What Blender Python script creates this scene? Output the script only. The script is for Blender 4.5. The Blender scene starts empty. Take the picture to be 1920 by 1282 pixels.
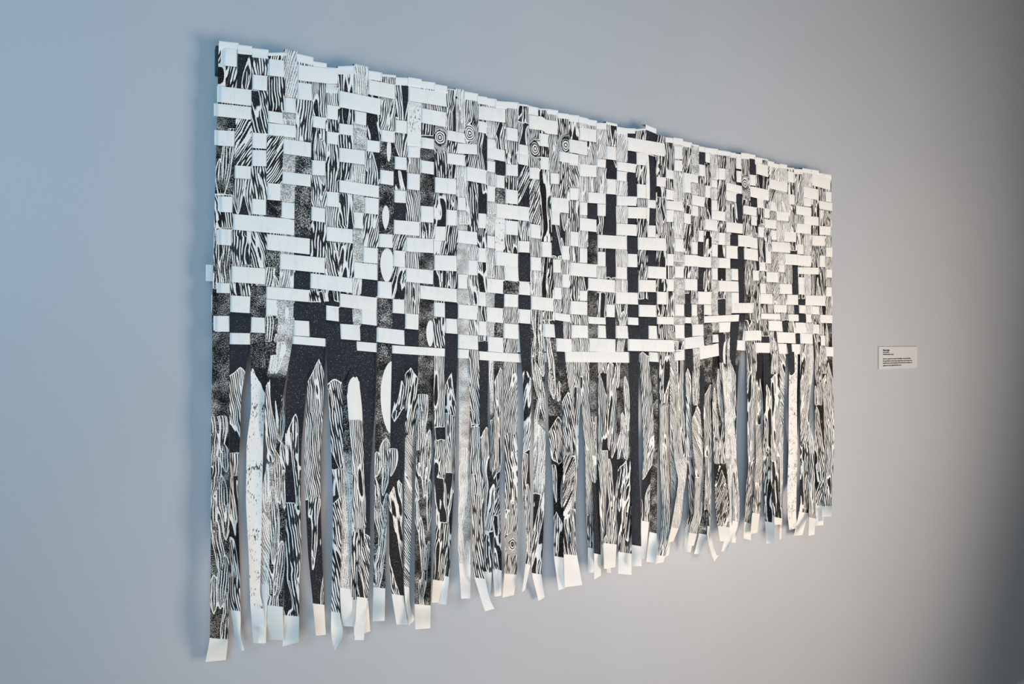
import bpy, math, random
import numpy as np

# ---------------------------------------------------------------- camera
IW, IH, FPX = 1920.0, 1282.0, 1200.0
VPX, HORY = 3023.0, 641.0                     # vanishing point of the wall, horizon row
TH = math.atan2(VPX - IW / 2, FPX)            # angle between optical axis and wall direction
FWD = np.array([math.cos(TH), math.sin(TH), 0.0])
RGT = np.array([math.sin(TH), -math.cos(TH), 0.0])
UPV = np.array([0.0, 0.0, 1.0])
CAMZ = 1.66
CAMD = 1.40                                   # distance from the wall surface (y = 0)
HANG = 0.032                                  # strips hang this far in front of the wall
_r = FWD + RGT * ((400 - IW / 2) / FPX)
CAMX = -_r[0] / _r[1] * (CAMD - HANG)
CAM = np.array([CAMX, -CAMD, CAMZ])

scene = bpy.context.scene
col = scene.collection
cam_data = bpy.data.cameras.new('camera')
cam_data.sensor_width = 36.0
cam_data.lens = FPX / IW * 36.0
cam_data.clip_start = 0.05
cam_ob = bpy.data.objects.new('camera', cam_data)
cam_ob.location = CAM
cam_ob.rotation_euler = (math.pi / 2, 0, TH - math.pi / 2)
col.objects.link(cam_ob)
scene.camera = cam_ob

# ---------------------------------------------------------------- light
world = bpy.data.worlds.new('world')
scene.world = world
world.use_nodes = True
world.node_tree.nodes['Background'].inputs[0].default_value = (1.0, 0.80, 0.60, 1)
world.node_tree.nodes['Background'].inputs[1].default_value = 0.085


def area(name, loc, target, sx, sy, power, color, spread=180):
    l = bpy.data.lights.new(name, 'AREA')
    l.shape = 'RECTANGLE'
    l.size, l.size_y = sx, sy
    l.energy = power
    l.color = color
    l.spread = math.radians(spread)
    o = bpy.data.objects.new(name, l)
    o.location = loc
    d = np.array(target, float) - np.array(loc, float)
    import mathutils
    o.rotation_euler = mathutils.Vector(d).to_track_quat('-Z', 'Y').to_euler()
    col.objects.link(o)
    return o


# cool daylight from the left crossing warm room light from the right
area('window_daylight', (-1.2, -2.8, 2.4), (1.26, 0, 2.17), 1.6, 2.0, 41.0, (0.38, 0.73, 1.0), 135)
area('warm_front_light', (0.46, -1.8, 0.55), (2.4, 0, 2.08), 2.0, 0.7, 11.0, (1.0, 0.82, 0.68), 125)
area('warm_side_light', (3.0, -2.3, 0.95), (0.29, 0, 2.4), 1.2, 1.8, 38.5, (1.0, 0.82, 0.68), 124)

vs = scene.view_settings
vs.view_transform = 'Standard'
vs.look = 'None'
vs.gamma = 1.0
vs.exposure = 0.14
vs.use_curve_mapping = False

rng = np.random.default_rng(7)
random.seed(7)


# ---------------------------------------------------------------- helpers
def unproject(px, py, dist):
    """photo pixel -> world point at distance dist in front of the wall (arrays welcome)"""
    px = np.asarray(px, float); py = np.asarray(py, float); dist = np.asarray(dist, float)
    a = (px - IW / 2) / FPX
    b = (HORY - py) / FPX
    dx = FWD[0] + RGT[0] * a
    dy = FWD[1] + RGT[1] * a
    t = (CAMD - dist) / dy
    return np.stack([CAM[0] + dx * t, -dist + 0 * dx, CAM[2] + b * t], -1)


def vnoise(x, y=0.0, seed=0):
    """smooth 2D value noise in [-1, 1]"""
    x = np.asarray(x, float); y = np.asarray(y, float) + 0 * x
    xi = np.floor(x).astype(np.int64); yi = np.floor(y).astype(np.int64)
    fx = x - xi; fy = y - yi
    fx = fx * fx * (3 - 2 * fx); fy = fy * fy * (3 - 2 * fy)

    def h(a, b):
        n = (a * 374761393 + b * 668265263 + seed * 974634777) & 0x7fffffff
        n = ((n ^ (n >> 13)) * 1274126177) & 0x7fffffff
        return ((n ^ (n >> 16)) & 0xffff) / 32767.5 - 1
    return (h(xi, yi) * (1 - fx) + h(xi + 1, yi) * fx) * (1 - fy) + (h(xi, yi + 1) * (1 - fx) + h(xi + 1, yi + 1) * fx) * fy


def smooth(a, b, x):
    t = np.clip((x - a) / (b - a), 0, 1)
    return t * t * (3 - 2 * t)


def link_mesh(name, verts, faces, mat, parent=None, smoothed=False):
    me = bpy.data.meshes.new(name)
    me.from_pydata([tuple(map(float, v)) for v in verts], [], faces)
    me.update()
    if smoothed:
        me.polygons.foreach_set('use_smooth', [True] * len(me.polygons))
    if mat:
        me.materials.append(mat)
    o = bpy.data.objects.new(name, me)
    col.objects.link(o)
    if parent:
        o.parent = parent
    return o


def tag(o, label=None, cat=None, group=None, kind=None):
    for k, v in (('label', label), ('category', cat), ('group', group), ('kind', kind)):
        if v:
            o[k] = v
    return o


def grid_faces(n, m):
    a = np.arange(n - 1)[:, None] * m + np.arange(m - 1)[None, :]
    a = a.ravel()
    return np.stack([a, a + m, a + m + 1, a + 1], -1)


def ribbon(name, P, mat, parent, attrs=None):
    """grid mesh from P[n, m, 3]"""
    n, m, _ = P.shape
    me = bpy.data.meshes.new(name)
    f = grid_faces(n, m)
    me.vertices.add(n * m)
    me.vertices.foreach_set('co', P.reshape(-1).astype(np.float32))
    me.loops.add(f.size)
    me.loops.foreach_set('vertex_index', f.ravel().astype(np.int32))
    me.polygons.add(len(f))
    me.polygons.foreach_set('loop_start', (np.arange(len(f)) * 4).astype(np.int32))
    me.polygons.foreach_set('loop_total', np.full(len(f), 4, np.int32))
    me.update(calc_edges=True)
    me.polygons.foreach_set('use_smooth', np.ones(len(f), bool))
    for k, v in (attrs or {}).items():
        a = me.attributes.new(k, 'FLOAT', 'POINT')
        a.data.foreach_set('value', np.ascontiguousarray(v, np.float32).ravel())
    me.materials.append(mat)
    o = bpy.data.objects.new(name, me)
    col.objects.link(o)
    o.parent = parent
    return o


class E:
    """tiny expression builder on shader math nodes"""
    def __init__(s, nt, sock):
        s.nt, s.s = nt, sock

    def op(s, kind, *a):
        n = s.nt.nodes.new('ShaderNodeMath')
        n.operation = kind
        for i, v in enumerate((s,) + a):
            if isinstance(v, E):
                s.nt.links.new(v.s, n.inputs[i])
            else:
                n.inputs[i].default_value = v
        return E(s.nt, n.outputs[0])
    def __add__(s, o): return s.op('ADD', o)
    def __sub__(s, o): return s.op('SUBTRACT', o)
    def __mul__(s, o): return s.op('MULTIPLY', o)
    def __truediv__(s, o): return s.op('DIVIDE', o)
    def __rsub__(s, o): return s.op('MULTIPLY', -1.0).op('ADD', o)
    def abs(s): return s.op('ABSOLUTE')
    def fract(s): return s.op('FRACT')
    def floor(s): return s.op('FLOOR')
    def gt(s, o): return s.op('GREATER_THAN', o)
    def max(s, o): return s.op('MAXIMUM', o)
    def min(s, o): return s.op('MINIMUM', o)
    def clamp(s): return s.op('MAXIMUM', 0.0).op('MINIMUM', 1.0)
    def ramp(s, a, b):
        """0 at a, 1 at b"""
        return ((s - a) * (1.0 / (b - a))).clamp()


def mixe(a, b, t):
    return a + (b - a) * t if isinstance(a, E) else (b - a) * t + a


def attr(nt, name):
    n = nt.nodes.new('ShaderNodeAttribute')
    n.attribute_name = name
    return E(nt, n.outputs['Fac'])


def vec(nt, x, y, z):
    n = nt.nodes.new('ShaderNodeCombineXYZ')
    for i, v in enumerate((x, y, z)):
        if isinstance(v, E):
            nt.links.new(v.s, n.inputs[i])
        else:
            n.inputs[i].default_value = v
    return n.outputs[0]


def noise(nt, vector, scale, detail=2.0, rough=0.5):
    n = nt.nodes.new('ShaderNodeTexNoise')
    n.inputs['Scale'].default_value = scale
    n.inputs['Detail'].default_value = detail
    n.inputs['Roughness'].default_value = rough
    if vector is not None:
        nt.links.new(vector, n.inputs['Vector'])
    return E(nt, n.outputs[0])


def mixc(nt, a, b, t):
    n = nt.nodes.new('ShaderNodeMix')
    n.data_type = 'RGBA'
    for sock, v in ((n.inputs[0], t), (n.inputs[6], a), (n.inputs[7], b)):
        if isinstance(v, E):
            nt.links.new(v.s, sock)
        elif isinstance(v, bpy.types.NodeSocket):
            nt.links.new(v, sock)
        elif isinstance(v, (int, float)):
            sock.default_value = v
        else:
            sock.default_value = (*v, 1)
    return n.outputs[2]


def new_mat(name, rough=0.6, spec=0.3):
    m = bpy.data.materials.new(name)
    m.use_nodes = True
    b = m.node_tree.nodes['Principled BSDF']
    b.inputs['Roughness'].default_value = rough
    b.inputs['Specular IOR Level'].default_value = spec
    return m, m.node_tree, b


# ---------------------------------------------------------------- materials
def wall_material():
    m, nt, b = new_mat('painted_wall', 0.42, 0.35)
    g = nt.nodes.new('ShaderNodeNewGeometry').outputs['Position']
    patch = noise(nt, g, 1.7, 3)
    c = mixc(nt, (0.420, 0.439, 0.470), (0.445, 0.464, 0.495), patch.ramp(0.3, 0.7))
    scuff = noise(nt, g, 9.0, 4).ramp(0.66, 0.74)
    c = mixc(nt, c, (0.485, 0.503, 0.53), scuff * 0.25)
    speck = noise(nt, g, 55.0, 1).ramp(0.83, 0.86)
    c = mixc(nt, c, (0.30, 0.31, 0.33), speck * 0.5)
    nt.links.new(c, b.inputs['Base Color'])
    peel = noise(nt, g, 260.0, 2, 0.55) * 0.6 + noise(nt, g, 90.0, 2) * 0.7
    bp = nt.nodes.new('ShaderNodeBump')
    bp.inputs['Strength'].default_value = 0.16
    bp.inputs['Distance'].default_value = 0.0025
    nt.links.new(peel.s, bp.inputs['Height'])
    nt.links.new(bp.outputs[0], b.inputs['Normal'])
    return m


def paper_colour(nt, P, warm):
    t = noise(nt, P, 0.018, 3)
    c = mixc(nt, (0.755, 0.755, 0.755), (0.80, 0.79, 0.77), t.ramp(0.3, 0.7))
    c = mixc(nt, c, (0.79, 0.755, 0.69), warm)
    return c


def weft_material():
    m, nt, b = new_mat('blank_paper', 0.7, 0.2)
    u, v, seed = attr(nt, 'uu'), attr(nt, 'vv'), attr(nt, 'seed')
    P = vec(nt, u, v, seed * 37.0)
    c = paper_colour(nt, P, attr(nt, 'warm'))
    ghost = noise(nt, vec(nt, u * 0.35, v * 1.6, seed * 11.0), 0.05, 3)
    c = mixc(nt, c, (0.60, 0.61, 0.63), ghost.ramp(0.54, 0.82) * 0.5)
    smudge = noise(nt, vec(nt, u, v, seed * 5.0), 0.03, 1)
    c = mixc(nt, c, (0.45, 0.45, 0.46), smudge.ramp(0.72, 0.82) * 0.4)
    nt.links.new(c, b.inputs['Base Color'])
    bp = nt.nodes.new('ShaderNodeBump')
    bp.inputs['Strength'].default_value = 0.25
    bp.inputs['Distance'].default_value = 0.003
    nt.links.new(noise(nt, P, 0.06, 3).s, bp.inputs['Height'])
    nt.links.new(bp.outputs[0], b.inputs['Normal'])
    return m


def print_material():
    """relief print: carved white lines, blades and speckle in dark ink on paper"""
    m, nt, b = new_mat('printed_paper', 0.7, 0.12)
    A = lambda n: attr(nt, n)
    u, v, seed = A('uu'), A('vv'), A('seed')
    P = vec(nt, u, v, seed * 37.0)
    sdf, phi, dti = A('sdf'), A('phi'), A('dti')
    Pl = vec(nt, u, v * 0.35, seed * 19.0)
    wob = noise(nt, Pl, 0.07, 1) - 0.5
    ragged = noise(nt, P, 0.45, 1) - 0.5
    sdf = sdf + ragged * 0.9
    inside = sdf.gt(0.0)
    duty = dti * inside
    ph = phi + wob * 0.7
    idn = ph.floor()
    t = ((ph - idn) - 0.5).abs() * 2.0
    wn = nt.nodes.new('ShaderNodeTexWhiteNoise')
    wn.noise_dimensions = '1D'
    nt.links.new((idn + seed * 13.7).s, wn.inputs['W'])
    r = E(nt, wn.outputs['Value'])
    dash = ((v * (r * 0.009 + 0.0045) + r * 7.31).fract() - 0.5).abs() * 2.0
    cut = dash.ramp(0.72, 0.98) * A('dash')
    w = duty * ((r - 0.5) * 0.55 + 1.0) - cut + ragged * 0.20
    line = ((w - t) * 8.0 + 0.5).clamp() * duty.gt(0.03)
    edge = ((1.0 - sdf.abs()) * 2.5 + 0.5).clamp() * A('rim')
    sp_n = noise(nt, P, 0.62, 1.5, 0.7)
    cloud = noise(nt, P, 0.03, 3) - 0.5
    th = (A('stip') + cloud * 0.9 * A('stip').gt(0.2)) * -0.42 + 0.74
    speck = ((sp_n - th) * 16.0 + 0.5).clamp()
    white = line.max(edge).max(speck)
    fl = noise(nt, vec(nt, u * 1.5, v * 0.35, seed * 3.1), 0.28, 2.5, 0.65)
    flk = noise(nt, P, 0.03, 2)
    fleck = ((fl + (flk - 0.5) * 0.5 - 0.60) * 16.0).clamp() * A('fleck')
    white = white * ((fleck * -1.0) + 1.0)
    blank = ((A('blank') + ragged * 2.5) * 1.2 + 0.5).clamp()
    white = white.max(blank)
    ink = mixc(nt, (0.019, 0.022, 0.030), (0.006, 0.005, 0.0045), A('black'))
    wear = noise(nt, P, 0.5, 3, 0.7)
    ink = mixc(nt, ink, (0.11, 0.115, 0.13), wear.ramp(0.55, 0.85) * 0.4)
    ink = mixc(nt, ink, (0.36, 0.35, 0.335), A('pale'))
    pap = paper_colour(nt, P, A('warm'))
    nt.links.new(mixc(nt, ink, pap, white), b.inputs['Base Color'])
    return m


def plain(name, c, rough=0.6, scale=30.0, vary=0.25):
    m, nt, b = new_mat(name, rough, 0.3)
    g = nt.nodes.new('ShaderNodeNewGeometry').outputs['Position']
    k = noise(nt, g, scale, 3)
    nt.links.new(mixc(nt, tuple(x * (1 - vary) for x in c), tuple(min(1, x * (1 + vary)) for x in c), k), b.inputs['Base Color'])
    return m


M_WALL = wall_material()
M_WEFT = weft_material()
M_PRINT = print_material()
M_SLAT = plain('dark_stained_slat', (0.030, 0.045, 0.052), 0.5)
M_FLOOR = plain('concrete_floor', (0.42, 0.40, 0.37), 0.5, 3.0, 0.15)
M_BASE = plain('baseboard_paint', (0.80, 0.81, 0.83), 0.5, 6.0, 0.04)
M_CARD = plain('label_card', (0.53, 0.535, 0.54), 0.6, 8.0, 0.02)
M_TEXT = plain('label_ink', (0.03, 0.03, 0.03), 0.6, 30.0, 0.1)
M_NAIL = plain('steel_hook', (0.35, 0.35, 0.36), 0.35)

# ---------------------------------------------------------------- setting
def box(name, x0, x1, y0, y1, z0, z1, mat, parent=None):
    v = [(x, y, z) for x in (x0, x1) for y in (y0, y1) for z in (z0, z1)]
    f = [(0, 1, 3, 2), (4, 6, 7, 5), (0, 4, 5, 1), (2, 3, 7, 6), (0, 2, 6, 4), (1, 5, 7, 3)]
    return link_mesh(name, v, f, mat, parent)


tag(box('wall_back', -3.5, 6.5, 0.0, 0.15, 0.0, 3.6, M_WALL), kind='structure')
tag(box('baseboard_back', -3.5, 6.5, -0.012, 0.0, 0.0, 0.062, M_BASE), kind='structure')
tag(box('floor', -3.5, 6.5, -5.0, 0.15, -0.1, 0.0, M_FLOOR), kind='structure')

# ---- layout of the weave read off the photograph
ROWS=[[(415,450,106.2,109.9,32.5),(502,543,125.5,130.5,31.2),(565,615,136.8,142.3,28.7),(615,641,138,143,28.7),(694,746,163.7,173.6,27.5),(765,842,175.5,188,26.2),(897,955,211.1,218.6,25),(989,1017,228,231.5,25.7),(1024,1052,237.3,240.8,25.7),(1088,1123,250.2,256.1,23.4),(1177,1239,269.5,280,24.6),(1261,1280,284.9,287.4,22.5),(1316,1337,292.4,298.6,17.5),(1375,1390,303.6,306.1,22.5),(1420,1445,315.5,323,21.2),(1475,1491,329.9,333.6,20),(1523,1560,336.1,346.1,22.5)],
[(473,504,153.4,156.9,28),(557,588,170,173.5,31.2),(632,716,184.3,201.3,30.5),(789,837,216.1,224.8,27.5),(896,913,236.7,240.4,21.2),(950,972,250.4,254.1,23.7),(1010,1023,261.2,263.1,23.4),(1067,1100,273,278.9,24.6),(1134,1156,285.4,288.2,24.6),(1191,1209,297,298.2,23.4),(1224,1238,300.5,304,28.1),(1263,1279,309.9,311.1,20),(1310,1322,318,320.5,21.2),(1346,1359,325.5,326.7,21.2),(1377,1390,330,331.7,21.2),(1404,1417,336.8,338.6,20),(1440,1472,343.6,351.1,17.5),(1488,1496,353.6,354.8,20),(1505,1533,359.3,364.8,20),(1545,1556,367.9,369.2,18.7)],
[(407,472,176.1,183.6,30),(534,557,196.5,199,27.5),(612,635,209.2,212.4,26.2),(662,691,219.1,224.6,23.7),(744,765,236.7,239.2,23.7),(838,870,252.9,259.1,18.7),(913,930,267.9,270.4,16.2),(972,991,279.1,282.9,18.7),(1044,1084,291.9,299.4,18.7),(1119,1135,304.6,307,15.2),(1157,1191,311.1,315.7,16.4),(1225,1237,321.6,323.9,14),(1254,1264,326.3,328.6,16.4),(1280,1311,330.3,336.1,15),(1332,1345,343,345.5,13.7),(1359,1390,348.6,356.1,15),(1412,1440,359.8,366,20),(1473,1487,372.4,374.2,18.7),(1510,1523,378.5,379.8,15),(1535,1557,383.5,387.3,15)],
[(402,473,205.4,212.9,23.7),(501,535,217.9,222.9,21.2),(585,612,227.4,231.6,21.2),(631,665,240.5,244.7,20),(717,745,254.1,258.4,21.2),(787,817,266.7,271,20),(856,895,277.9,280.4,18.7),(912,948,285.3,292.8,21.2),(971,991,297.8,301.6,18.7),(1009,1027,304.7,306.8,23.4),(1086,1117,318.7,321,22.2),(1157,1176,329.2,331.5,17.6),(1227,1254,339.7,342.1,17.6),(1281,1296,348.6,351.1,22.5),(1321,1332,358.6,359.8,22.5),(1361,1379,366,369.8,17.5),(1414,1428,379.8,381,17.5),(1440,1460,385.4,389.1,16.2),(1493,1515,393.4,396.6,16.2)],
[(504,555,241.7,247.2,22.5),(610,634,257.2,260.2,22.5),(690,719,272.9,276.6,21.2),(766,790,284.7,286,20),(838,870,296.7,300.9,20),(910,927,310.4,313.4,20),(945,970,317.8,319.8,21.2),(989,1014,323.9,326.3,21.1),(1027,1045,333.9,335,19.9),(1136,1157,349.2,350.8,28.1),(1192,1210,357.4,359,25.7),(1255,1268,364.9,367.2,18.7),(1297,1322,374.2,379.2,18.7),(1332,1346,384.1,385.4,18.7),(1390,1415,391.6,396.6,16.2),(1428,1438,398.5,399.7,17.5),(1460,1478,404.9,406.6,16.2),(1512,1535,412.4,415.3,16.2)],
[(402,439,257.8,260.3,28.7),(473,507,262.8,265.3,28.7),(536,581,274.7,280.9,27.5),(628,691,289,296.5,26.2),(743,767,305.3,307.8,23.7),(792,817,312.3,316.1,23.7),(872,909,324.8,331.5,26.2),(924,945,338.5,341.5,23.7),(1066,1085,363.1,364.3,22.2),(1103,1135,370.1,372.5,19.9),(1156,1191,376,377.2,17.6),(1211,1230,381.8,383,15.2),(1258,1270,384.8,385.9,16.4),(1260,1284,385.5,388,17.5),(1295,1309,394.1,396.6,18.7),(1331,1362,402.2,406,17.5),(1404,1414,412.2,413.5,17.5),(1437,1459,419.1,421.6,16.2),(1490,1517,427.2,429.7,17.5),(1532,1558,431.6,432.8,16.2)],
[(471,507,295.9,297.1,30),(579,607,313.4,315.4,27.5),(716,742,331.5,335.3,26.2),(767,792,339.6,342.6,30),(817,854,346.5,350.2,28.7),(908,926,361.5,364,28.7),(947,970,367.2,370.2,26.2),(1030,1069,382.6,386.5,26.9),(1086,1101,390.6,391.8,23.4),(1116,1138,392.8,394.3,22.2),(1175,1212,398.3,399.5,21.1),(1246,1272,404.5,405.3,22.2),(1286,1299,409.1,411.6,18.7),(1322,1346,420.2,423.5,20),(1362,1395,425.3,429.1,18.7),(1427,1438,435.3,436.6,18.7),(1448,1460,440.4,441.4,17.5),(1475,1489,443.6,444.1,18.7),(1526,1547,451,452,18.7)],
[(437,471,321.5,324,23.7),(536,578,333.3,338.3,22.5),(627,717,347.1,360.8,22.5),(741,766,368.3,369.6,22.5),(856,874,381.5,382.7,23.7),(927,990,393.9,401.4,26.2),(1029,1047,407.6,409.9,24.6),(1088,1119,419.9,423.4,23.4),(1155,1192,429.2,431.6,21.1),(1212,1229,433.3,434,22.2),(1276,1289,435.3,436.6,21.2),(1310,1322,442.3,443.3,21.2),(1347,1364,447.2,448.4,22.5),(1379,1406,450.3,452.8,21.2),(1414,1426,455.9,457.2,20),(1448,1477,462.3,464,18.7),(1495,1508,466.5,467.8,18.7),(1546,1558,472.1,472.9,17.5)],
[(504,537,358.9,361.4,31.2),(606,632,372,374.5,27.5),(685,716,384.6,388.3,30),(791,819,400.8,403.3,30),(840,857,407.7,408.9,28.7),(895,911,413.3,414.5,27.5),(950,970,426.3,428.1,26.2),(990,1014,431.6,435.1,25.7),(1067,1082,446.9,448.5,26.9),(1120,1176,452.1,455.6,24.6),(1191,1249,456.2,458.5,23.4),(1265,1279,459,460.3,23.7),(1301,1312,464.6,465.9,22.5),(1335,1349,468.9,470.4,22.5),(1364,1384,472,473.5,23.7),(1395,1416,475.3,477.8,21.2),(1437,1451,482.1,483.4,22.5),(1475,1497,485.9,487.1,20),(1502,1528,488.4,489.6,20),(1538,1548,489.7,490.2,21.2)],
[(399,434,381.7,383.5,29.5),(469,502,386.3,389.3,28.7),(535,553,394.2,395.9,29.5),(580,610,399.3,404.3,26.2),(660,686,411.7,414.7,29.5),(743,789,425.6,429.3,26.2),(817,835,437.5,438,26.2),(858,892,443,446.8,23.7),(911,928,452.4,454.9,22.5),(968,991,461.8,463,21.2),(970,991,462.2,464.1,21.1),(1012,1030,466.9,468.1,28.1),(1050,1067,472.8,474.4,25.7),(1081,1104,478,479.7,26.9),(1120,1142,485.1,486.2,26.9),(1174,1192,487.9,488.6,24.6),(1247,1264,486.7,487.4,22.2),(1279,1305,487.7,489,21.2),(1314,1337,490.9,492.1,20),(1349,1366,492.7,493.5,18.7),(1426,1435,499.7,500.2,16.2),(1460,1477,502.7,504,13.7),(1496,1540,507.1,508.3,12.5),(1548,1559,512.1,512.8,15)],
[(434,540,415.4,424.7,29.5),(606,661,437.5,443,26.2),(711,740,450.4,452.4,25),(767,819,458.5,461.8,26.2),(890,913,476.7,479.2,26.2),(930,971,484.2,489.2,26.2),(991,1016,493.2,495.6,24.6),(1030,1052,497.9,499.1,24.6),(1067,1121,503.8,508.5,24.6),(1153,1177,510.8,512.4,22.2),(1216,1250,510.1,512,22.2),(1264,1282,509.5,510.2,21.2),(1304,1314,511.6,512.1,22.5),(1335,1352,513.2,513.9,21.2),(1367,1387,513.9,515.2,21.2),(1415,1425,516.4,516.9,18.7),(1435,1462,518.9,520.2,18.7),(1497,1505,526.2,526.7,13.7)],
[(396,434,442.4,445.4,30),(501,580,453.4,462.1,29.5),(684,713,477.9,480.4,28.7),(740,764,484.3,486.1,30),(816,858,492.2,494.2,28.7),(875,892,501.1,502.3,27.5),(945,971,511.7,515.4,26.2),(1053,1071,526,527.2,24.6),(1102,1154,532.4,537.1,23.4),(1193,1233,535.4,536.5,22.2),(1250,1266,534.2,534.9,22.2),(1282,1306,533,534.2,21.2),(1314,1327,535,536,21.2),(1353,1386,536.1,537.4,20),(1426,1437,540.5,541.2,18.7),(1461,1489,541.2,542.2,18.7),(1497,1507,542.2,543,18.7),(1548,1560,546.8,547.3,17.5)],
[(535,610,490.4,497.9,28.7),(660,711,505.8,510.8,29.5),(765,817,515.4,520.4,26.2),(857,873,526.7,527.9,26.2),(913,945,534.9,537.9,26.2),(971,993,539.3,541,25),(1034,1055,548.9,550.6,22.2),(1087,1104,554,555.1,18.7),(1153,1196,558.1,559.9,22.2),(1230,1252,558.2,559.4,23.4),(1306,1317,557.9,558.7,23.7),(1325,1339,558.7,559.2,23.7),(1370,1386,557.8,558.6,20),(1429,1451,559.9,560.9,18.7),(1475,1497,561.7,562.2,18.7),(1505,1551,562.4,564.2,18.7)],
[(432,500,513.5,518.5,30),(578,662,525.5,535.5,27.5),(710,738,542.4,544.9,31.2),(787,858,547.2,554.7,25),(892,912,559.1,561.6,26.2),(946,971,562.9,564.1,23.7),(993,1037,567,571.6,24.6),(1070,1105,576.3,578.7,24.6),(1138,1154,582.3,583.2,23.4),(1196,1233,582.2,583.3,22.2),(1265,1284,580.9,581.7,21.2),(1296,1308,581.2,581.7,21.2),(1319,1330,580.4,581.2,18.7),(1370,1413,577.4,577.2,18.7),(1422,1430,577.3,577.8,15),(1452,1476,577.9,579.2,13.7),(1497,1506,579.3,579.8,15),(1520,1538,581,582.3,15)],
[(407,433,539.6,540.4,18.7),(501,577,548.5,554.7,22.5),(635,710,562.2,570.9,25),(735,761,573.3,575.3,26.2),(815,835,579.8,581.6,26.2),(858,893,583.3,586.6,26.2),(912,946,588.9,592.2,27.5),(971,996,592.1,594.1,26.2),(971,996,592.7,595,26.9),(1037,1068,592.1,596.8,14),(1100,1138,599.7,602.1,12.9),(1176,1197,601.5,602.6,14),(1230,1272,600.3,601.5,14),(1282,1296,599.9,600.4,11.2),(1319,1385,599,596,12.5),(1422,1460,592.3,593.5,10),(1475,1498,595.3,596,12.5),(1505,1527,596,597.3,15),(1538,1560,597.3,598.5,15)],
[(432,471,569.1,571.6,31.2),(499,523,575.3,577.8,28.7),(611,636,585.9,588.9,27.5),(679,709,593.4,597.1,27.5),(759,786,601.5,604,28.7),(834,858,610.4,612.2,27.5),(896,911,614.8,616,26.2),(943,973,619.6,622.1,27.5),(1017,1039,618.9,620.3,24.6),(1068,1103,620.7,622.1,23.4),(1119,1135,621.4,622.1,23.4),(1153,1182,622.1,623,23.4),(1215,1237,622.7,623.6,24.6),(1266,1285,621,621.7,25),(1295,1321,619.1,618.4,21.2),(1346,1372,614.1,612.9,18.7),(1441,1462,610.4,611.1,18.7),(1486,1506,614.2,614.7,20),(1520,1537,616,617.2,17.5)],
[(411,434,606.9,606.9,29.5),(468,498,608.5,610.2,28.7),(550,581,614.5,616.5,28.7),(636,676,621,624,28.7),(706,762,627.1,633.4,27.5),(858,897,639.7,642.7,26.2),(912,943,644.6,647.1,27.5),(1040,1070,646.1,647.7,24.6),(1100,1155,646.1,648.4,24.6),(1177,1270,646.5,648.9,22.2),(1284,1324,644.1,639.1,21.2),(1337,1349,634.7,634,15),(1394,1422,629.6,628.6,18.7),(1453,1488,632.2,633.5,20),(1501,1526,634.1,635.3,18.7),(1537,1547,637.8,638.3,18.7)],
[(430,469,634.5,635.2,21.2),(550,611,637.1,642.1,15),(665,707,648.1,651.8,17),(735,835,654.6,660.8,15),(861,880,662.7,663.9,16.2),(898,976,666.4,671.4,16.2),(1059,1181,668.8,669.9,19.9),(1217,1236,668.8,669.9,17.6),(1267,1285,665.9,664.7,20),(1309,1352,662.8,654.1,23.7),(1377,1397,646.6,647.8,18.7),(1417,1443,651.6,652.1,18.7),(1461,1478,653.6,654.1,18.7),(1487,1500,654.1,654.6,18.7),(1548,1562,658.4,659.7,17.5)]]
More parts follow.
